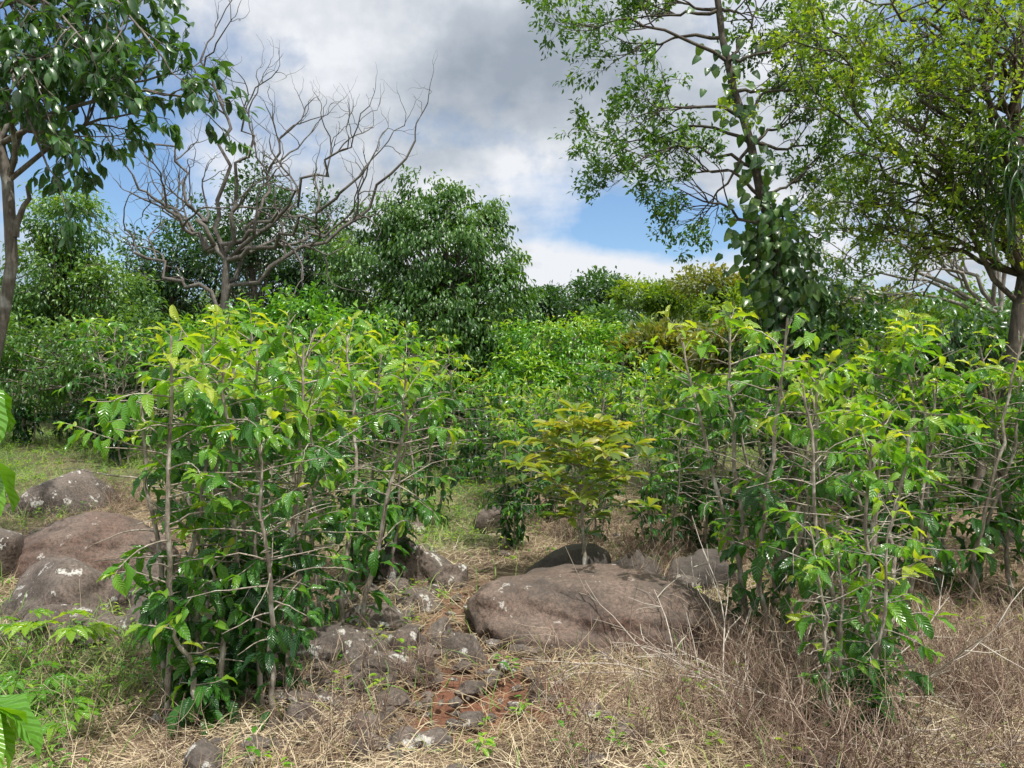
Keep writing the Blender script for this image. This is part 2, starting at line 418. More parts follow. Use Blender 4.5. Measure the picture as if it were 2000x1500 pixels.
# broadleaf weeds
mb = MB()
x, y = scatter(9000, 2.6, 15)
keep = rs.rand(len(x)) < green_mask(x, y)*.9+.08
x, y = x[keep], y[keep]
P = []; D = []; Sc = []; T = []
for i in range(len(x)):
    k = rs.randint(5, 12); h = rs.uniform(.03, .16); zz = g(x[i], y[i]); t0 = rs.rand()
    top = np.array([x[i]+rs.normal(0, .03), y[i]+rs.normal(0, .03), zz+h])
    mb.br([[x[i], y[i], zz-.01], [(x[i]+top[0])/2, y[i], zz+h*.5], top], [.0015, .0013, .001], 3, 0)
    for j in range(k):
        a = rs.rand()*6.28
        P.append([top[0]+.02*math.cos(a), top[1]+.02*math.sin(a), zz+h*rs.uniform(.4, 1)]); D.append([math.cos(a), math.sin(a), rs.uniform(-.2, .7)])
        Sc.append(rs.uniform(.025, .06)); T.append(.35+.4*t0+rs.rand()*.25)
mb.leaves(L_ov, np.array(P), np.array(D), np.tile([0, 0, 1.], (len(P), 1)), np.array(Sc), np.array(T))
mb.obj('broadleaf_weeds', [M_green, M_coffee2])

# dry brush
def brush(name, pts, hmin, hmax, ns=(5, 10), sprawl=.5, rad=.0022):
    mb = MB()
    for (x, y) in pts:
        zz = g(x, y)
        for s in range(rs.randint(*ns)):
            L = rs.uniform(hmin, hmax); d = norm([rs.normal(0, sprawl), rs.normal(0, sprawl), 1])
            p = np.array([x+rs.normal(0, .04), y+rs.normal(0, .04), zz-.01]); path = [p]
            for i in range(6):
                d = norm(d+rs.normal(0, .16, 3)+[0, 0, -.05]); p = p+d*L/6; path.append(p)
            path = np.array(path); mb.br(path, np.linspace(rad, rad*.35, 7), 3)
            for c in range(rs.randint(4, 9)):
                i = rs.randint(1, 6); q = path[i]; dd = norm((path[i+1]-q)/L*3+rs.normal(0, .6, 3)+[0, 0, .2]); l2 = L*rs.uniform(.15, .45)
                q1 = q+dd*l2*.33; dd = norm(dd+rs.normal(0, .25, 3)); q2 = q1+dd*l2*.33; dd = norm(dd+rs.normal(0, .25, 3)); q3 = q2+dd*l2*.33
                mb.br([q, q1, q2, q3], [rad*.6, rad*.5, rad*.4, rad*.25], 3)
    mb.obj(name, [M_twig])
pts = []
for i in range(430):
    y = rs.uniform(2.9, 4.7); x = rs.uniform(.15, .75*y+.6)
    if x < 1.0 and y > 3.9: continue
    if rs.rand() < .6*ss(1.1, .3, x): continue
    if vn(np.array([x*1.6]), np.array([y*1.6]))[0] < .36: continue
    pts.append((x, y))
brush('dry_brush', pts, .15, .55)
pts = [(rs.uniform(.7, 4.5), rs.uniform(4.4, 6.8)) for i in range(90)]+[(rs.uniform(-3.4, -.4), rs.uniform(3.1, 4.4)) for i in range(40)]+[(rs.uniform(.1, 2.2), rs.uniform(6.3, 8)) for i in range(60)]+[(rs.uniform(-6.5, -4.4), rs.uniform(7.5, 10)) for i in range(50)]
pts = [p for p in pts if math.hypot((p[0]-.66)/.9, (p[1]-5)/.65) > 1]
brush('dry_weeds', pts, .15, .45)
# fallen dead branches (lower right)
mb = MB()
for i in range(34):
    x = rs.uniform(.8, 2.2); y = rs.uniform(3.3, 4.5); a = rs.uniform(0, 6.28); L = rs.uniform(.4, .9)
    p = np.array([x, y, g(x, y)+.05]); d = norm([math.cos(a), math.sin(a)*.6, rs.uniform(.1, .85)]); path = [p]
    for k in range(7):
        d = norm(d+rs.normal(0, .10, 3)+[0, 0, -.06]); p = p+d*L/7; path.append(p)
    path = np.array(path); mb.br(path, np.linspace(.0055, .0018, 8), 4)
    for c in range(6):
        k = rs.randint(2, 7); q = path[k]; dd = norm(path[k]-path[k-1]+rs.normal(0, .05, 3)); l2 = rs.uniform(.1, .35)
        mb.br([q, q+dd*l2*.5, q+dd*l2+rs.normal(0, .02, 3)], [.003, .0025, .0015], 3)
mb.obj('fallen_branches', [strawmat('bleached_twig', [(0, (.25, .20, .16)), (1, (.58, .53, .46))], 0)])

# ------------------------------------------------------------------ coffee plants
def coffee(seed, H=2.1, nst=4, spread=.35, dens=.8, tb=0., skirt=(22, 50), blen=.55, ls=1.0, lo=False, bare=.3, h0=.30):
    global rs
    old = rs; rs = np.random.RandomState(seed)
    mb = MB()
    P = []; D = []; U = []; Sc = []; T = []
    for s in range(nst):
        a = s*2*PI/nst+rs.normal(0, .4); h = H*rs.uniform(.70, 1.0)
        b0 = np.array([math.cos(a), math.sin(a), 0])*rs.uniform(.03, .10)
        lean = np.array([math.cos(a), math.sin(a), 0])*spread*rs.uniform(.5, 1.1)
        n = 14; tt = np.linspace(0, 1, n); w1 = rs.normal(0, .05, (n, 3)); w1 = np.cumsum(w1, 0)*.35; w1[:, 2] = 0
        path = b0+lean[None]*(tt**.8)[:, None]+np.array([0, 0, 1])*(tt*(h+.1)-.1)[:, None]+w1
        mb.br(path, .006+.012*(1-tt)**.9, 7)
        phi = rs.rand()*6; hh = h0*h
        gap0 = rs.uniform(.35, .6); gap1 = gap0+rs.uniform(.12, .28)    # stretch of stem whose side twigs are bare
        while hh < h*.985:
            t = hh/h; phi += PI/2+rs.normal(0, .2)
            base = np.array([np.interp((hh+.1)/(h+.1), tt, path[:, k]) for k in range(3)])
            for sgn in (0, PI):
                if rs.rand() > dens+.25+.2*(t > .85): continue
                prof = np.interp(t, [.25, .4, .7, .9, 1], [.45, .8, 1, .6, .3])
                L = blen*prof*rs.uniform(.45, 1.25)
                d = norm([math.cos(phi+sgn), math.sin(phi+sgn), rs.uniform(.10, .7) if t < .9 else 1.3])
                p = base; bp = [p]; nb = 6; ds = [d]
                for k in range(nb):
                    d = norm(d+rs.normal(0, .12, 3)+[0, 0, -.06]); p = p+d*L/nb; bp.append(p); ds.append(d)
                bp = np.array(bp); ds = np.array(ds)
                mb.br(bp, np.linspace(.0048, .0018, nb+1), 4)
                clump = rs.rand(); start = rs.uniform(.25, .8)
                if (gap0 < t < gap1 and rs.rand() < .85) or (rs.rand() < bare and t < .9): continue
                l = max(start*L, .04)
                while l < L*1.01:
                    f = min(l/L, 1)
                    q = np.array([np.interp(f*nb, range(nb+1), bp[:, k]) for k in range(3)]); bd = ds[int(f*nb)]
                    sd = norm(np.cross(bd, [0, 0, 1.]))
                    for sg in (-1, 1):
                        if rs.rand() > .9: continue
                        tip = f > .82
                        P.append(q); D.append(sd*sg*(1.0 if not tip else .5)+bd*(.6 if not tip else 1.0)+np.array([0, 0, -.7 if not tip else .0])+rs.normal(0, .32, 3))
                        U.append(np.array([0, 0, 1.])+rs.normal(0, .4, 3)+bd*.15)
                        Sc.append(ls*rs.uniform(.09, .17)*(1 if not tip else .75))
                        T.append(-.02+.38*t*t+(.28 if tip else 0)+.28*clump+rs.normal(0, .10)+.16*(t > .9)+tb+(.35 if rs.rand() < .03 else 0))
                    l += rs.uniform(.032, .050)
            hh += rs.uniform(.055, .085)
        if skirt:
            for k in range(rs.randint(*skirt)):
                t = rs.uniform(.12, .5); base = np.array([np.interp(t, tt, path[:, j]) for j in range(3)])
                aa = rs.rand()*6.28; d = np.array([math.cos(aa), math.sin(aa), rs.uniform(-1.0, .2)])
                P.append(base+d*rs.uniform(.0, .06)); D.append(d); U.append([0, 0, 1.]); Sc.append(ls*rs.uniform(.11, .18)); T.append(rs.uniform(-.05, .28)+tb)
    P = np.array(P); D = np.array(D, float); U = np.array(U, float); Sc = np.array(Sc); T = np.array(T)
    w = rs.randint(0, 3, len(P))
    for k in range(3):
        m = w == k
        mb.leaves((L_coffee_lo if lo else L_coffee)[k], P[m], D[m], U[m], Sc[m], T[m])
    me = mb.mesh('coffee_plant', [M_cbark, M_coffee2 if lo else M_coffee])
    rs = old
    return me
CV = [coffee(11, 2.15, 4, .34, .56), coffee(12, 2.0, 4, .45, .50, .05, (10, 30)), coffee(13, 2.2, 3, .26, .58, .02, (12, 30)), coffee(14, 1.9, 4, .48, .46, .10, (5, 20)), coffee(15, 2.1, 5, .40, .38, .07, (8, 20), .5, 1., False, .38), coffee(16, 1.5, 3, .3, .6, .10), coffee(17, 2.0, 3, .22, .30, .12, (8, 22), .40, .95, False, .42),
      coffee(18, .78, 3, .13, .7, .05, (25, 40), .22, .92, False, .05, .2)]
CL = [coffee(21, 2.1, 4, .4, .60, -.05, (22, 60), .55, 1.1, True), coffee(22, 2.0, 4, .42, .55, .05, (10, 30), .55, 1.1, True), coffee(23, 2.1, 4, .35, .60, -.08, (22, 60), .6, 1.1, True), coffee(24, 1.8, 4, .45, .55, .12, (10, 30), .5, 1.1, True)]
def cp(v, x, y, rot=0, sc=1.): put('coffee_plant', CV[v], (x, y, g(x, y)), rot, sc)
# left group
cp(6, -1.62, 3.70, .3, .96); cp(0, -1.32, 4.05, 1.9, .94); cp(2, -1.10, 3.70, 2.6, .84); cp(1, -1.72, 4.7, 4.0, .98); cp(7, -1.40, 3.62, 2.0, 1.0)
cp(3, -1.12, 4.9, 1.0, 1.04); cp(0, -1.12, 6.0, 3.2, .95); cp(4, -2.1, 6.3, 2.2, 1.05); cp(2, -.85, 7.9, 1.7, .92)
cp(0, -3.0, 8.0, 5.2, 1.0); cp(3, -2.1, 8.2, 5.2, 1.05); cp(1, -3.6, 8.9, 2, .9)
# right group
cp(4, 1.50, 4.75, .6, 1.02); cp(6, 1.52, 3.45, 1.2, .60); cp(7, 1.56, 3.50, .2, 1.0); cp(3, 1.95, 4.6, 2.2, .95); cp(6, 1.75, 3.95, 4.2, .88); cp(1, 2.6, 5.3, 3.0, .95)
cp(4, 3.15, 5.6, 1.4, 1.02); cp(2, 3.7, 5.5, .2, 1.0); cp(1, 2.4, 6.6, 5.0, 1.0); cp(0, 3.4, 7.1, 5.5, 1.0); cp(4, 4.5, 6.6, 5.0, 1.0); cp(0, 1.7, 7.0, 2.0, .85); cp(2, 1.25, 6.6, 4., .72); cp(0, 2.9, 6.3, 2.5, .9)
cp(0, .02, 7.1, 2.0, .66); cp(2, .75, 7.4, 1.0, .70); cp(0, .45, 8.4, 1.0, .75)
# rows behind
for row in range(10):
    y0 = 8.9+row*1.4
    xx = -(.74*y0+.6)
    while xx < .74*y0+.6:
        x = xx+rs.normal(0, .25); y = y0+rs.normal(0, .3); xx += 1.15+.035*y0
        if abs(x+.85) < .7 and y < 10: continue
        if x < -4.3 and y < 10.6: continue
        if rs.rand() < .08: continue
        s = rs.uniform(.72, 1.12)
        if -1.6 < x < .33*y: s *= .80
        put('coffee_plant', CL[int(rs.randint(0, 4))], (x, y, g(x, y)), rs.rand()*6.28, s)
# the shoot entering at the left edge, close to the viewer
mb = MB()
bx, by = -1.02, 1.25; gz = g(bx, by)
st = np.array([[bx, by, gz-.05], [bx-.01, by, gz+.5], [bx-.03, by+.02, gz+1.0], [bx-.02, by+.03, gz+1.6]]); mb.br(st, [.012, .01, .008, .005], 7)
P = []; D = []; Sc = []; T = []
for (z0, dx, dy, L) in ((1.55, 1, .3, .13), (1.42, .8, .5, .12), (1.50, -.5, .6, .3), (1.00, 1, .25, .13), (1.25, -.8, .3, .3), (.92, .6, -.9, .25), (1.00, .9, .6, .14)):
    p = np.array([bx-.02, by+.02, gz+z0]); d = norm([dx, dy, .15]); bp = [p, p+d*L*.5, p+d*L+[0, 0, -.02]]; mb.br(bp, [.004, .003, .002], 4)
    for f in (.55, .8, 1.0):
        for sg in (-1, 1):
            P.append(p+d*L*f); D.append(d*.9+np.cross(d, [0, 0, 1])*sg*.8+np.array([0, 0, -.9])+rs.normal(0, .15, 3)); Sc.append(rs.uniform(.12, .16)); T.append(.45+rs.rand()*.2)
mb.leaves(L_coffee[1], np.array(P), np.array(D), np.tile([0, 0, 1.], (len(P), 1)), np.array(Sc), np.array(T))
mb.obj('coffee_plant', [M_cbark, M_coffee])

# olive rosette plant in the centre
def rosette_shrub(x, y, H, W, nl=26):
    mb = MB(); P = []; D = []; Sc = []; T = []
    trunk = np.array([[0, 0, -.05], [.02, 0, H*.2], [0, .02, H*.4], [.02, 0, H*.75], [0, 0, H]]); mb.br(trunk, [.018, .015, .012, .008, .004], 7)
    for i in range(nl):
        t = rs.uniform(.22, .98); a = i*2.4; L = W*.5*rs.uniform(.45, 1.15)*np.interp(t, [.25, .55, 1], [.85, 1, .3])
        p = np.array([0, 0, H*t*.9]); d = norm([math.cos(a), math.sin(a), .35]); bp = [p]
        for k in range(5):
            d = norm(d+rs.normal(0, .15, 3)+[0, 0, .04]); p = p+d*L/5; bp.append(p)
        mb.br(bp, np.linspace(.006, .003, 6), 5)
        for (q, kk) in ((bp[-1], 11), (bp[3], 6)):
            for k in range(kk):
                aa = k*2.4+rs.rand(); e = rs.uniform(-.2, .7)
                P.append(q); D.append(norm([math.cos(aa), math.sin(aa), e])+d*.35); Sc.append(rs.uniform(.10, .18)); T.append(.08+.55*t+rs.normal(0, .22))
    mb.leaves(L_obov, np.array(P), np.array(D), np.tile([0, 0, 1.], (len(P), 1))+rs.normal(0, .25, (len(P), 3)), np.array(Sc), np.array(T))
    mb.obj('young_loquat_tree', [M_cbark, M_olive], (x, y, g(x, y)))
rosette_shrub(.52, 5.75, 1.34, 1.3, 36)

# palmate seedlings lower left
def palmate(x, y, h, n, tint, sc=.16):
    mb = MB(); P = []; D = []; Sc = []; T = []
    for i in range(n):
        a = i*2.4+rs.rand(); top = np.array([math.cos(a)*h*.45, math.sin(a)*h*.45, h*rs.uniform(.6, 1)])
        mb.br([[0, 0, -.01], top*.5+[0, 0, .03], top], [.003, .0025, .002], 4)
        for k in range(6):
            b = a+(k-2.5)*.62
            P.append(top); D.append([math.cos(b), math.sin(b), -.15]); Sc.append(sc*(1-.08*abs(k-2.5))*rs.uniform(.9, 1.1)); T.append(tint+rs.normal(0, .06))
    mb.leaves(L_coffee[0], np.array(P), np.array(D), np.tile([0, 0, 1.], (len(P), 1)), np.array(Sc), np.array(T))
    mb.obj('cassava_seedling', [M_green, M_coffee], (x, y, g(x, y)))
palmate(-2.45, 4.2, .34, 6, .8, .14); palmate(-2.35, 3.8, .2, 5, .55, .12); palmate(-2.0, 3.4, .18, 4, .65, .11); palmate(-2.9, 4.5, .25, 5, .65, .12)

# ------------------------------------------------------------------ trees
def limb(mb, p0, p1, r0, r1, sag=0., wig=.04, n=9, k=7):
    p0 = np.array(p0, float); p1 = np.array(p1, float); L = np.linalg.norm(p1-p0)
    t = np.linspace(0, 1, n)
    w = np.cumsum(rs.normal(0, wig*L/3, (n, 3)), 0); w -= w[-1]*t[:, None]; w -= w[0]*(1-t)[:, None]
    P = p0+(p1-p0)*t[:, None]+w; P[:, 2] += sag*L*np.sin(PI*t)
    mb.br(P, r0+(r1-r0)*t, k); return P, r0+(r1-r0)*t
def path_limb(mb, pts, r0, r1, n=14, k=8, wig=.01):
    pts = np.array(pts, float); s = np.concatenate([[0], np.cumsum(np.linalg.norm(np.diff(pts, axis=0), axis=1))]); s /= s[-1]
    t = np.linspace(0, 1, n); P = np.stack([np.interp(t, s, pts[:, i]) for i in range(3)], -1)
    Q = P.copy(); Q[1:-1] = (P[:-2]+2*P[1:-1]+P[2:])/4; Q[1:-1] += rs.normal(0, wig, (n-2, 3))
    R = r0+(r1-r0)*t; mb.br(Q, R, k); return Q, R
def twigs(mb, P, R, lv, cfg, out):
    """recursively sprout from a limb"""
    n = len(P)
    c = cfg['n'][lv]
    for i in range(c):
        t = 1. if i == 0 else rs.uniform(cfg.get('t0', .25), 1)
        f = t*(n-1); k = min(int(f), n-2); q = P[k]+(P[k+1]-P[k])*(f-k); r = R[k]*.7
        d0 = norm(P[k+1]-P[k]); sp = rs.normal(0, 1, 3); sp = norm(sp-d0*np.dot(sp, d0))
        an = cfg['ang']*rs.uniform(.5, 1.2)*(.5 if i == 0 else 1)
        d = norm(d0*math.cos(an)+sp*math.sin(an)+np.array([0, 0, cfg['up']]))
        L = cfg['L'][lv]*rs.uniform(.6, 1.2)
        m = 6; pts = [q]; p = q
        for j in range(m):
            d = norm(d+rs.normal(0, cfg['wig'], 3)+np.array([0, 0, cfg['trop']])); p = p+d*L/m; pts.append(p)
        pts = np.array(pts); r = min(r, cfg['r'][lv]); rr = np.linspace(r, r*.55, m+1)
        mb.br(pts, rr, 5 if lv == 0 else (4 if r > .006 else 3))
        if lv+1 < len(cfg['n']): twigs(mb, pts, rr, lv+1, cfg, out)
        else: out.append(pts)
def leaf_twigs(mb, out, per, tm, s0, s1, droop=.5, tl=(.2, .8), spread=.05, mat=1, t0=.2):
    if not out: return
    W = np.array([o for o in out]); N = len(W); m = W.shape[1]
    idx = np.repeat(np.arange(N), per); f = rs.uniform(t0, 1, len(idx))*(m-1.001); k = f.astype(int); fr = (f-k)[:, None]
    P = W[idx, k]*(1-fr)+W[idx, k+1]*fr+rs.normal(0, spread, (len(idx), 3))
    bd = norm(W[idx, k+1]-W[idx, k]); D = bd*.6+rs.normal(0, .6, (len(idx), 3))+np.array([0, 0, -droop])
    ct = rs.uniform(0, 1, N)[idx]
    T = tl[0]+(tl[1]-tl[0])*(.55*ct+.45*rs.rand(len(idx)))
    mb.leaves(tm, P, D, np.array([0, 0, 1.])+rs.normal(0, .4, (len(idx), 3)), rs.uniform(s0, s1, len(idx)), T, mat)

# -- bare tree
def bare_tree():
    mb = MB(); out = []; d = 12.
    base = np.array([-.368*d, d, g(-.368*d, d)-.1])
    tr, r = path_limb(mb, [base, S(-.372, .06, d), S(-.369, .16, d)], .085, .055, 10)
    ends = [(-.398, .43, 12, .05), (-.345, .35, 11.5, 0), (-.285, .33, 12.6, .0), (-.225, .30, 11.8, .0), (-.195, .27, 11.2, -.05), (-.125, .315, 12.3, -.10), (-.46, .31, 12.4, .0),
            (-.49, .27, 11.6, -.05), (-.50, .20, 12.3, -.02), (-.21, .21, 12.8, -.06), (-.28, .25, 11, -.04), (-.45, .24, 13.2, 0)]
    for i, (a, b, dd, sg) in enumerate(ends):
        st = tr[-1] if i % 3 == 0 else tr[9-rs.randint(0, 3)]
        e = S(a, b, dd); v = e-st
        m1 = st+v*np.array([.38, .38, .34])+rs.normal(0, .07, 3)
        m2 = st+v*np.array([.76, .76, .66])+rs.normal(0, .13, 3)
        P, R = path_limb(mb, [st, (st+m1)/2+rs.normal(0, .08, 3), m1, m2, e], .040, .016, 14, 6, .06)
        twigs(mb, P, R, 0, dict(n=[5, 3, 2], L=[.95, .52, .32], r=[.021, .013, .009], ang=.95, up=.20, wig=.30, trop=.08, t0=.3), out)
    mb.obj('bare_tree', [M_bare])
bare_tree()

# -- overhanging broadleaf tree (upper left)
def left_tree():
    mb = MB(); out = []; d = 6.2
    base = np.array([-.70*d, d, g(-.7*d, d)-.1])
    tr, r = path_limb(mb, [base, S(-.665, .08, d), S(-.64, .17, d), S(-.648, .24, d), S(-.66, .31, d), S(-.70, .42, d), S(-.72, .62, d)], .055, .035, 18, 9)
    path_limb(mb, [S(-.642, .19, d), S(-.632, .23, d), S(-.62, .265, d-.1)], .03, .012, 7)
    tg = [(-.45, .42, 5.8), (-.41, .37, 6.1), (-.45, .40, 6.4), (-.49, .35, 6.4), (-.56, .32, 6.0), (-.60, .28, 5.7), (-.50, .46, 6.5), (-.55, .44, 5.6), (-.58, .50, 6.2), (-.64, .36, 6.6), (-.66, .44, 5.5), (-.62, .40, 5.4), (-.49, .49, 6.6), (-.75, .35, 6), (-.53, .38, 5.9), (-.57, .47, 6.8), (-.63, .47, 6.3), (-.60, .36, 6.3), (-.50, .41, 6.0)]
    for a, b, dd in tg:
        s = tr[rs.randint(10, 17)]
        P, R = limb(mb, s, S(a, b, dd), .022, .007, .08, .06, 10, 6)
        twigs(mb, P, R, 0, dict(n=[7, 3], L=[.36, .22], r=[.010, .005], ang=.9, up=.0, wig=.16, trop=-.02, t0=.45), out)
    leaf_twigs(mb, out, 7, L_ov, .085, .145, .9, (.0, .75), .015)
    mb.obj('overhanging_broadleaf_tree', [M_bark, M_dark])
left_tree()

def lobes_tree(name, x, y, lobes, nclump, per, tm, s0, s1, mats, trunk_r=.1, clump_r=.35, tl=(.1, .9), droop=.6, trunk=None, twig=True, shell=.55):
    """crown of leaf clumps on real limbs. lobes: world (cx,cy,cz,rx,ry,rz)"""
    mb = MB(); gz = g(x, y)
    lob = np.array(lobes, float); wv = lob[:, 3]*lob[:, 4]*lob[:, 5]; wv = wv**.8; wv = wv/wv.sum()
    c0 = lob[:, :3].mean(0)
    tp, tr = path_limb(mb, trunk if trunk is not None else [[x, y, gz-.1], [x+.05, y, (gz+c0[2])/2-.2], [c0[0], c0[1], c0[2]]], trunk_r, trunk_r*.45, 12, 8, .03)
    P = []; D = []; T = []
    for i in range(nclump):
        l = lob[rs.choice(len(lob), p=wv)]
        v = norm(rs.normal(0, 1, 3)); rad = rs.uniform(shell, 1.05)
        c = l[:3]+v*rad*l[3:6]
        if c[2] < gz+.3: c[2] = gz+.3+rs.rand()*.3
        s = tp[rs.randint(4, 12)]
        if twig and i % 3 == 0:
            m = (s+c)/2+rs.normal(0, .15, 3); mb.br([s, s+(m-s)*.5+rs.normal(0, .04, 3), m, (m+c)/2+rs.normal(0, .06, 3), c], [.025, .02, .016, .011, .005], 4)
        cr = clump_r*rs.uniform(.6, 1.25)
        off = rs.normal(0, 1, (per, 3))*cr*np.array([.55, .55, .42])
        P.append(c+off); D.append(norm(off+v*.3)*.7+rs.normal(0, .45, (per, 3))+np.array([0, 0, -droop]))
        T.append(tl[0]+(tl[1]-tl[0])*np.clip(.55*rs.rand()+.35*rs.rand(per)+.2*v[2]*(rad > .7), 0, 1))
    P = np.concatenate(P); D = np.concatenate(D); T = np.concatenate(T)
    P[:, 2] = np.maximum(P[:, 2], gz+.05)
    mb.leaves(tm, P, D, np.array([0, 0, 1.])+rs.normal(0, .5, (len(P), 3)), rs.uniform(s0, s1, len(P)), T)
    return mb.obj(name, mats)
def LB(a, b, d, rx, rz, ry=None):
    p = S(a, b, d); return (p[0], p[1], p[2], rx, ry or rx*.8, rz)
# big centre tree
d = 16.
lobes_tree('broad_crowned_tree', -.06*d, d, [LB(-.112, .250, d, .55, .5), LB(-.160, .215, d, .65, .5), LB(-.065, .225, d, .65, .5), LB(-.10, .17, d, 1.4, .9), LB(-.035, .195, d+.3, .6, .75), LB(-.19, .14, d-.2, .8, .8), LB(-.22, .17, d+.5, .5, .5), LB(-.225, .10, d, .6, .7), LB(-.10, .08, d, 1.7, 1.0), LB(-.020, .10, d-.3, .7, 1.0), LB(.012, .145, d, .28, .45), LB(.015, .09, d, .3, .5), LB(-.055, .03, d-.4, 1.2, .8)],
           620, 50, L_lo, .09, .155, [M_bark, M_mid], .12, .23, (.0, .75), 1.0)
# left round tree
d = 15.5
lobes_tree('round_tree', -.575*d, d, [LB(-.575, .20, d, .75, .75), LB(-.60, .13, d, 1.1, .9), LB(-.52, .11, d, .9, .8), LB(-.57, .235, d, .35, .4), LB(-.64, .08, d, .8, .8)], 300, 44, L_lo, .08, .14, [M_bark, M_mid], .09, .26, (.05, .95), .5)
d = 13.
lobes_tree('shade_tree', -.50*d, d, [LB(-.52, .04, d, 1.0, .7), LB(-.46, .05, d+1, .9, .7), LB(-.62, .03, d, 1.0, .7)], 150, 46, L_lo, .08, .13, [M_bark, M_mid], .06, .28, (.0, .85), .5)
# dark trees behind the bare tree
d = 21.
for (a, b, rx, rz) in ((-.335, .21, 1.1, 1.1), (-.44, .16, 1.2, 1.1), (-.26, .17, 1.1, 1.2), (-.38, .11, 1.9, 1.2), (-.30, .10, 1.9, 1.2), (-.23, .12, 1.5, 1.3), (-.47, .09, 1.5, 1.0)):
    dd = d+rs.uniform(-2, 2)
    lobes_tree('casuarina_tree', a*dd, dd, [LB(a, b, dd, rx, rz), LB(a+.02, b+.05, dd, rx*.55, rz*.6), LB(a-.035, b-.05, dd, rx*.7, rz*.7)], 115, 38, L_sm, .09, .16, [M_dbark, M_dark], .12, .32, (.0, .5), .2)
# bright shrubs centre, olive trees
lobes_tree('light_green_shrub', .05*14, 14, [LB(.05, .055, 14, .8, .45), LB(.09, .05, 14, .7, .45), LB(.02, .0, 13.5, .8, .6), LB(.09, -.01, 13, .9, .6)], 170, 46, L_lo, .08, .13, [M_cbark, M_coffee2], .05, .24, (.2, .95), .4)
lobes_tree('light_green_shrub', -.30*11, 11.5, [LB(-.33, .06, 11.5, .7, .45), LB(-.27, .08, 11.8, .7, .45), LB(-.22, .05, 11, .7, .5), LB(-.38, .05, 12, .7, .45)], 120, 46, L_lo, .09, .15, [M_cbark, M_coffee2], .05, .26, (.1, .85), .4)
# dark shrubs below the slender tree
lobes_tree('dark_shrub', .42*9.5, 9.5, [LB(.36, .06, 9.6, .6, .5), LB(.42, .08, 9.5, .6, .5), LB(.40, .02, 9.2, .8, .5), LB(.48, .03, 9.6, .8, .5)], 170, 44, L_lo, .09, .15, [M_cbark, M_dark], .05, .24, (.0, .8), .7)
lobes_tree('dark_shrub', .60*9, 9, [LB(.55, .05, 9, .7, .5), LB(.62, .03, 9, .7, .5), LB(.69, .05, 9.2, .7, .6)], 120, 44, L_lo, .09, .15, [M_cbark, M_dark], .05, .24, (.0, .8), .7)
def flat_tree(a, b, d, w, mats, tl, n=90):
    lobes_tree('flat_topped_tree', a*d, d, [LB(a+rs.uniform(-.5, .5)*w/d, b+rs.uniform(-.03, .01), d, w*rs.uniform(.35, .6), w*.22) for i in range(5)], n, 44, L_sm, .11, .19, mats, .09, .30, tl, .0)
flat_tree(.19, .125, 24, 1.6, [M_dbark, M_yel], (.0, .8)); flat_tree(.26, .12, 22, 1.7, [M_dbark, M_olv2], (.0, .9)); flat_tree(.12, .115, 26, 1.6, [M_dbark, M_dark], (.0, .7)); flat_tree(.06, .105, 28, 1.7, [M_dbark, M_dark], (.0, .7))
flat_tree(.24, .04, 16, 1.8, [M_dbark, M_olv2], (.0, .9)); flat_tree(.31, .10, 20, 1.6, [M_dbark, M_yel], (.0, .8)); flat_tree(.44, .09, 20, 2.2, [M_dbark, M_olv2], (.0, .8)); flat_tree(.60, .08, 18, 2.4, [M_dbark, M_mid], (.0, .8))
flat_tree(.17, .04, 17, 1.6, [M_dbark, M_yel], (.0, .9)); flat_tree(.52, .05, 15, 2., [M_dbark, M_olv2], (.0, .7)); flat_tree(.29, .05, 14, 1.3, [M_dbark, M_olv2], (.1, 1)); flat_tree(.13, .075, 19, 1.1, [M_dbark, M_mid], (.0, .7), 60)

# hillside scrub, one mass
NS = 330; per = 360
mb = MB(); Pa = []; Da = []; Ta = []; Sa = []
for i in range(NS):
    y = rs.uniform(15, 60); x = (rs.rand()*2-1)*(.76*y+2); gz = g(x, y)
    H = rs.uniform(.6, 2.3)*(1+.010*y); W = rs.uniform(.7, 1.5)*(1+.012*y)
    u = norm(rs.normal(0, 1, (per, 3))); u[:, 2] = np.abs(u[:, 2]); rr = rs.uniform(.55, 1.05, per)
    nn = .75+.5*vn(u[:, 0]*2.5+i, u[:, 1]*2.5, u[:, 2]*2.5)
    off = u*(rr*nn)[:, None]*np.array([W, W, H])
    Pa.append(np.array([x, y, gz])+off); Da.append(u*.6+rs.normal(0, .5, (per, 3))+[0, 0, -.3]); Ta.append(np.clip(.25*rs.rand(per)+.75*nn-.45+rs.normal(0, .28), 0, 1)); Sa.append(rs.uniform(.10, .18, per)*(1+.010*y))
P = np.concatenate(Pa); D = np.concatenate(Da); T = np.concatenate(Ta); Sc = np.concatenate(Sa)
w = np.repeat(rs.randint(0, 3, NS), per)
for k in range(3):
    m = w == k; mb.leaves(L_sm, P[m], D[m], np.array([0, 0, 1.])+rs.normal(0, .5, (m.sum(), 3)), Sc[m], T[m], k)
mb.obj('hillside_shrubs', [M_mid, M_olv2, M_dark])
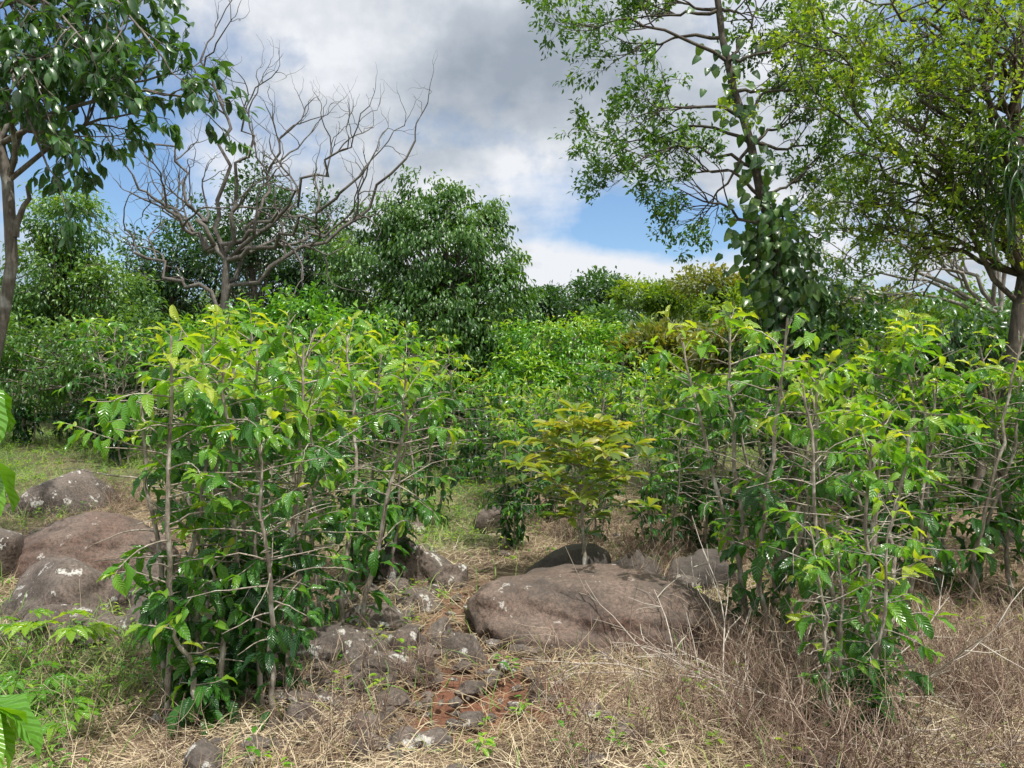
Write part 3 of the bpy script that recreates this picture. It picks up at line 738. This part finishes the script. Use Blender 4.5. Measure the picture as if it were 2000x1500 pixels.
# distant trees, one mass
mb = MB(); Pa = []; Da = []; Ta = []
NT = 170
for i in range(NT):
    y = rs.uniform(42, 95); x = (rs.rand()*2-1)*(.80*y+3); gz = g(x, y)
    H = rs.uniform(2.8, 5.0)*(1+.002*y); W = rs.uniform(1.6, 3.2)
    mb.br([[x, y, gz-.1], [x+.1, y, gz+H*.3], [x, y, gz+H*.7]], [.14, .11, .05], 5, 3)
    for c in range(16):
        v = norm(rs.normal(0, 1, 3)); cc = np.array([x, y, gz+H*.68])+v*np.array([W*.75, W*.75, H*.3]); per = 40
        off = rs.normal(0, .42, (per, 3))*[1, 1, .7]
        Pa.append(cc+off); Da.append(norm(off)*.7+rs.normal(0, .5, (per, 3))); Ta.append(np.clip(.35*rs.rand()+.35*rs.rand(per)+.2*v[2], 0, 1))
P = np.concatenate(Pa); D = np.concatenate(Da); T = np.concatenate(Ta); w = np.repeat(rs.randint(0, 3, NT), 16*40)
for k in range(3):
    m = w == k; mb.leaves(L_sm, P[m], D[m], np.array([0, 0, 1.])+rs.normal(0, .5, (m.sum(), 3)), rs.uniform(.28, .45, m.sum()), T[m], k)
mb.obj('distant_trees', [M_mid, M_olv2, M_dark, M_dbark])

# -- slender tree right
def right_tree():
    mb = MB(); out = []; d = 9.
    base = np.array([.356*d, d, g(.356*d, d)-.1])
    tr, r = path_limb(mb, [base, S(.352, .10, d), S(.345, .16, d), S(.333, .215, d), S(.318, .28, d), S(.300, .34, d), S(.280, .40, d), S(.272, .45, d), S(.262, .52, d), S(.25, .62, d)], .075, .03, 24, 9, .015)
    def at(z): return tr[int(np.argmin(np.abs(tr[:, 2]-(EYE+z*d))))]
    L = [(.27, .16, .285, 8.8, .08), (.26, .22, .275, 9.2, .08), (.20, .22, .25, 9.0, .0), (.32, .14, .31, 9.3, .05), (.34, .17, .34, 8.8, .06), (.43, .11, .46, 8.8, .12), (.45, .16, .43, 9.2, .12), (.47, .15, .47, 9.4, .05),
         (.50, .20, .50, 9.2, .0), (.40, .36, .44, 8.6, .0), (.43, .33, .50, 9.3, .0), (.47, .30, .48, 9.0, 0), (.30, .37, .34, 9.2, .05), (.55, .34, .55, 9.0, 0), (.52, .12, .52, 9, .1), (.24, .38, .27, 9, .0), (.22, .36, .22, 9.2, 0), (.38, .38, .38, 9, 0), (.23, .39, .19, 9, 0), (.30, .25, .22, 9.2, 0), (.34, .36, .40, 9.2, 0), (.30, .40, .31, 9.3, 0)]
    for z, a, b, dd, sg in L:
        P, R = limb(mb, at(z), S(a, b, dd), .024, .007, sg, .09, 10, 5)
        twigs(mb, P, R, 0, dict(n=[6, 4, 2], L=[.55, .30, .17], r=[.010, .006, .003], ang=.8, up=.1, wig=.18, trop=.02, t0=.45), out)
    leaf_twigs(mb, out, 14, L_sm, .05, .095, .2, (.0, .8), .035)
    limb(mb, at(.205), S(.285, .212, 8.9), .018, .006, .02)
    P = []; D = []; Sc = []; T = []
    for i in range(700):
        hi = rs.rand() < .12
        z = rs.uniform(.24, .44) if hi else .08+.15*rs.rand()
        c = at(z); wd = .12 if hi else .19*(1.15-abs(z-.15)*3)
        off = rs.normal(0, wd, 3)*[1, 1, .5]; c = c+off+[0, 0, rs.uniform(-.15, .15)]
        P.append(c); D.append([rs.normal(0, .5)+off[0]*2, rs.normal(0, .5)-.3, -1.1]); Sc.append(rs.uniform(.08, .17)); T.append(.1+rs.rand()*.9)
    mb.leaves(L_heart, np.array(P), np.array(D), np.tile([0, -1., .5], (len(P), 1)), np.array(Sc), np.array(T), 2)
    for i in range(16):
        z = rs.uniform(.12, .24); c = at(z)+rs.normal(0, .12, 3); path = [c+[0, 0, -k*.09]+rs.normal(0, .02, 3) for k in range(8)]; mb.br(path, [.005]*8, 3)
    mb.obj('slender_tree', [M_dbark, M_mid, M_dark])
right_tree()

# -- feathery tree far right with arching trunk
def far_right():
    mb = MB(); out = []; d = 7.2
    base = np.array([.64*d, d, g(.64*d, d)-.1])
    tr, r = path_limb(mb, [base, S(.63, -.03, d), S(.655, .06, d), S(.660, .15, d), S(.652, .25, d), S(.65, .36, d), S(.67, .55, d)], .07, .04, 20, 9, .015)
    tg = [(8, .42, .43, 6.8), (9, .40, .36, 7.4), (10, .44, .30, 7.0), (9, .47, .24, 7.2), (12, .40, .48, 7.0), (13, .47, .49, 6.6), (12, .50, .40, 6.4), (11, .53, .33, 6.5), (14, .55, .47, 6.9), (10, .56, .28, 7.7), (14, .60, .42, 6.3), (15, .36, .42, 7.6), (13, .5, .45, 7.8), (9, .58, .22, 7.0), (9, .45, .20, 7.6), (12, .64, .36, 6.5), (15, .5, .52, 6.5), (13, .62, .48, 6.9), (14, .66, .44, 7), (9, .62, .26, 6.6), (9, .52, .28, 7), (8, .66, .2, 7), (12, .57, .36, 7.4), (14, .43, .40, 7.9), (12, .66, .32, 7.6)]
    for k, a, b, dd in tg:
        P, R = limb(mb, tr[k], S(a, b, dd), .028, .008, .08, .10, 11, 5)
        twigs(mb, P, R, 0, dict(n=[8, 4, 2], L=[.50, .26, .14], r=[.012, .007, .004], ang=.9, up=.0, wig=.2, trop=.0, t0=.25), out)
    leaf_twigs(mb, out, 12, L_sm, .035, .075, .2, (.0, .85), .03)
    P = []; D = []; Sc = []; T = []
    for q, n in ((S(.635, .31, 6.5), 36), (S(.665, .28, 6.4), 36), (S(.60, .34, 6.8), 22), (S(.645, .24, 6.4), 30)):
        for i in range(n):
            a = rs.rand()*6.28; P.append(q+rs.normal(0, .08, 3)); D.append([math.cos(a)*.9, math.sin(a)*.9, rs.uniform(-.7, .4)]); Sc.append(rs.uniform(.35, .65)); T.append(rs.rand()*.3)
    mb.leaves(L_strap, np.array(P), np.array(D), np.tile([0, 0, 1.], (len(P), 1)), np.array(Sc), np.array(T), 2)
    limb(mb, tr[11], S(.635, .31, 6.5), .03, .02); limb(mb, tr[11], S(.665, .28, 6.4), .03, .02); limb(mb, tr[12], S(.60, .34, 6.8), .03, .015); limb(mb, tr[9], S(.645, .24, 6.4), .03, .015)
    mb.obj('feathery_tree', [M_dbark, M_yel, M_dark])
    # pale leafless branches behind
    mb = MB(); out = []; dd = 11.
    base = np.array([.70*dd, dd, g(.7*dd, dd)])
    tr, r = path_limb(mb, [base, S(.67, .03, dd), S(.63, .09, dd)], .10, .07, 8)
    for a, b, q in ((.43, .20, 10.6), (.46, .14, 11.4), (.50, .23, 11), (.55, .27, 10.5), (.61, .28, 11.2), (.42, .11, 11), (.66, .25, 11), (.52, .18, 10.4)):
        P, R = limb(mb, tr[-1], S(a, b, q), .035, .014, .02, .08, 11, 5)
        twigs(mb, P, R, 0, dict(n=[7, 4, 3], L=[.8, .45, .25], r=[.018, .012, .008], ang=.7, up=.15, wig=.2, trop=.05, t0=.25), out)
    leaf_twigs(mb, out[::2], 4, L_sm, .04, .08, .2, (.3, 1), .03)
    mb.obj('sparse_tree', [barkmat('pale_bark', (.2, .18, .16), (.3, .28, .25), (.42, .41, .38)), M_yel])
far_right()

# ------------------------------------------------------------------ light / sky
el = math.radians(66); az = math.radians(142)   # azimuth clockwise from +Y
sd = np.array([math.sin(az)*math.cos(el), math.cos(az)*math.cos(el), math.sin(el)])
L = bpy.data.lights.new('sun', 'SUN'); L.energy = 5.0; L.angle = math.radians(.6); L.color = (1, .955, .88)
so = bpy.data.objects.new('sun', L); bpy.context.scene.collection.objects.link(so)
from mathutils import Vector
so.rotation_euler = Vector(sd.tolist()).to_track_quat('Z', 'Y').to_euler()
w = bpy.data.worlds.new('World'); bpy.context.scene.world = w; w.use_nodes = True
nt = w.node_tree; nt.nodes.clear()
out = nt.nodes.new('ShaderNodeOutputWorld'); bg = nt.nodes.new('ShaderNodeBackground'); bg.inputs[1].default_value = .15
sky = nt.nodes.new('ShaderNodeTexSky'); sky.sky_type = 'NISHITA'; sky.sun_disc = False; sky.sun_elevation = el; sky.sun_rotation = az
tc = nt.nodes.new('ShaderNodeTexCoord'); sp = nt.nodes.new('ShaderNodeSeparateXYZ'); nt.links.new(tc.outputs['Generated'], sp.inputs[0])
zz = math_n(nt, 'ADD', math_n(nt, 'MAXIMUM', sp.outputs[2], 0.), .22)
cx = math_n(nt, 'DIVIDE', sp.outputs[0], zz); cy = math_n(nt, 'DIVIDE', sp.outputs[1], zz)
cb = nt.nodes.new('ShaderNodeCombineXYZ'); nt.links.new(cx, cb.inputs[0]); nt.links.new(cy, cb.inputs[1]); cb.inputs[2].default_value = 2.3
n1 = noise(nt, cb.outputs[0], 1.3, 6, .55); n1.inputs['Distortion'].default_value = .25
n2 = noise(nt, cb.outputs[0], 1.5, 5, .55)
mp = nt.nodes.new('ShaderNodeMapping'); mp.inputs['Location'].default_value = (5.2, 1.3, 7); nt.links.new(cb.outputs[0], mp.inputs[0]); nt.links.new(mp.outputs[0], n2.inputs['Vector'])
n3 = noise(nt, tc.outputs['Generated'], 9, 6, .6)
def bump_dir(a, b, rx, rz, amp):
    v = norm([a, 1, b])
    dx = math_n(nt, 'DIVIDE', math_n(nt, 'SUBTRACT', sp.outputs[0], float(v[0])), rx)
    dz = math_n(nt, 'DIVIDE', math_n(nt, 'SUBTRACT', sp.outputs[2], float(v[2])), rz)
    q = math_n(nt, 'ADD', math_n(nt, 'MULTIPLY', dx, dx), math_n(nt, 'MULTIPLY', dz, dz))
    e = math_n(nt, 'EXPONENT', math_n(nt, 'MULTIPLY', q, -1.))
    fr = math_n(nt, 'GREATER_THAN', sp.outputs[1], 0.)
    return math_n(nt, 'MULTIPLY', math_n(nt, 'MULTIPLY', e, amp), fr)
cov = math_n(nt, 'ADD', n1.outputs[0], .21)
for p in ((.19, .200, .15, .038, -.52), (-.55, .25, .13, .15, -.24), (-.48, .40, .11, .10, -.18), (.62, .38, .14, .14, -.25), (.16, .130, .10, .032, .20), (.25, .12, .10, .03, .22), (-.02, .27, .08, .04, .06)):
    cov = math_n(nt, 'ADD', cov, bump_dir(*p))
cov = math_n(nt, 'ADD', cov, math_n(nt, 'MULTIPLY', math_n(nt, 'SUBTRACT', n3.outputs[0], .5), .50))
covr = ramp(nt, [(.42, (0, 0, 0)), (.66, (1, 1, 1))], cov)
br = math_n(nt, 'ADD', n2.outputs[0], math_n(nt, 'MULTIPLY', math_n(nt, 'SUBTRACT', n3.outputs[0], .5), .45))
for p in ((0.02, .43, .20, .09, -.10), (-.27, .43, .10, .06, .20), (.30, .45, .12, .10, .18), (.22, .14, .2, .04, .28), (0., .30, .14, .06, .16), (-.40, .30, .10, .1, .14), (.05, .20, .2, .05, .10), (.5, .42, .15, .12, .16)):
    br = math_n(nt, 'ADD', br, bump_dir(*p))
# clouds brightened around the out-of-view sun, added to raise ambient fill
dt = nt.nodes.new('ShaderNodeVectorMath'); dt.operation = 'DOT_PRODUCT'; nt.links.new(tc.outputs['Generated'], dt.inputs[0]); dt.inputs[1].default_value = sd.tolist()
fill_glow = math_n(nt, 'POWER', math_n(nt, 'MAXIMUM', dt.outputs['Value'], 0.), 3.)
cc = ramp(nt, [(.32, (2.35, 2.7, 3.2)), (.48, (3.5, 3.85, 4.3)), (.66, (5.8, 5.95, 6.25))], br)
cg = mixc(nt, fill_glow, cc.outputs[0], (14.0, 13.7, 13.0))
skb = mixc(nt, 1.0, sky.outputs[0], (.85, 1.0, 1.12), 'MULTIPLY')
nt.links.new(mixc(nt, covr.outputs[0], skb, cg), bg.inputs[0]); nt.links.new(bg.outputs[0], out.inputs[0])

cam = bpy.data.cameras.new('camera'); cam.sensor_width = 36; cam.lens = 36*1511/2000; cam.clip_end = 3000; cam.clip_start = .05
co = bpy.data.objects.new('camera', cam); co.location = (0, 0, EYE); co.rotation_euler = (PI/2, 0, 0)
bpy.context.scene.collection.objects.link(co); bpy.context.scene.camera = co
sc = bpy.context.scene
sc.view_settings.view_transform = 'Standard'; sc.view_settings.look = 'None'; sc.view_settings.exposure = 0
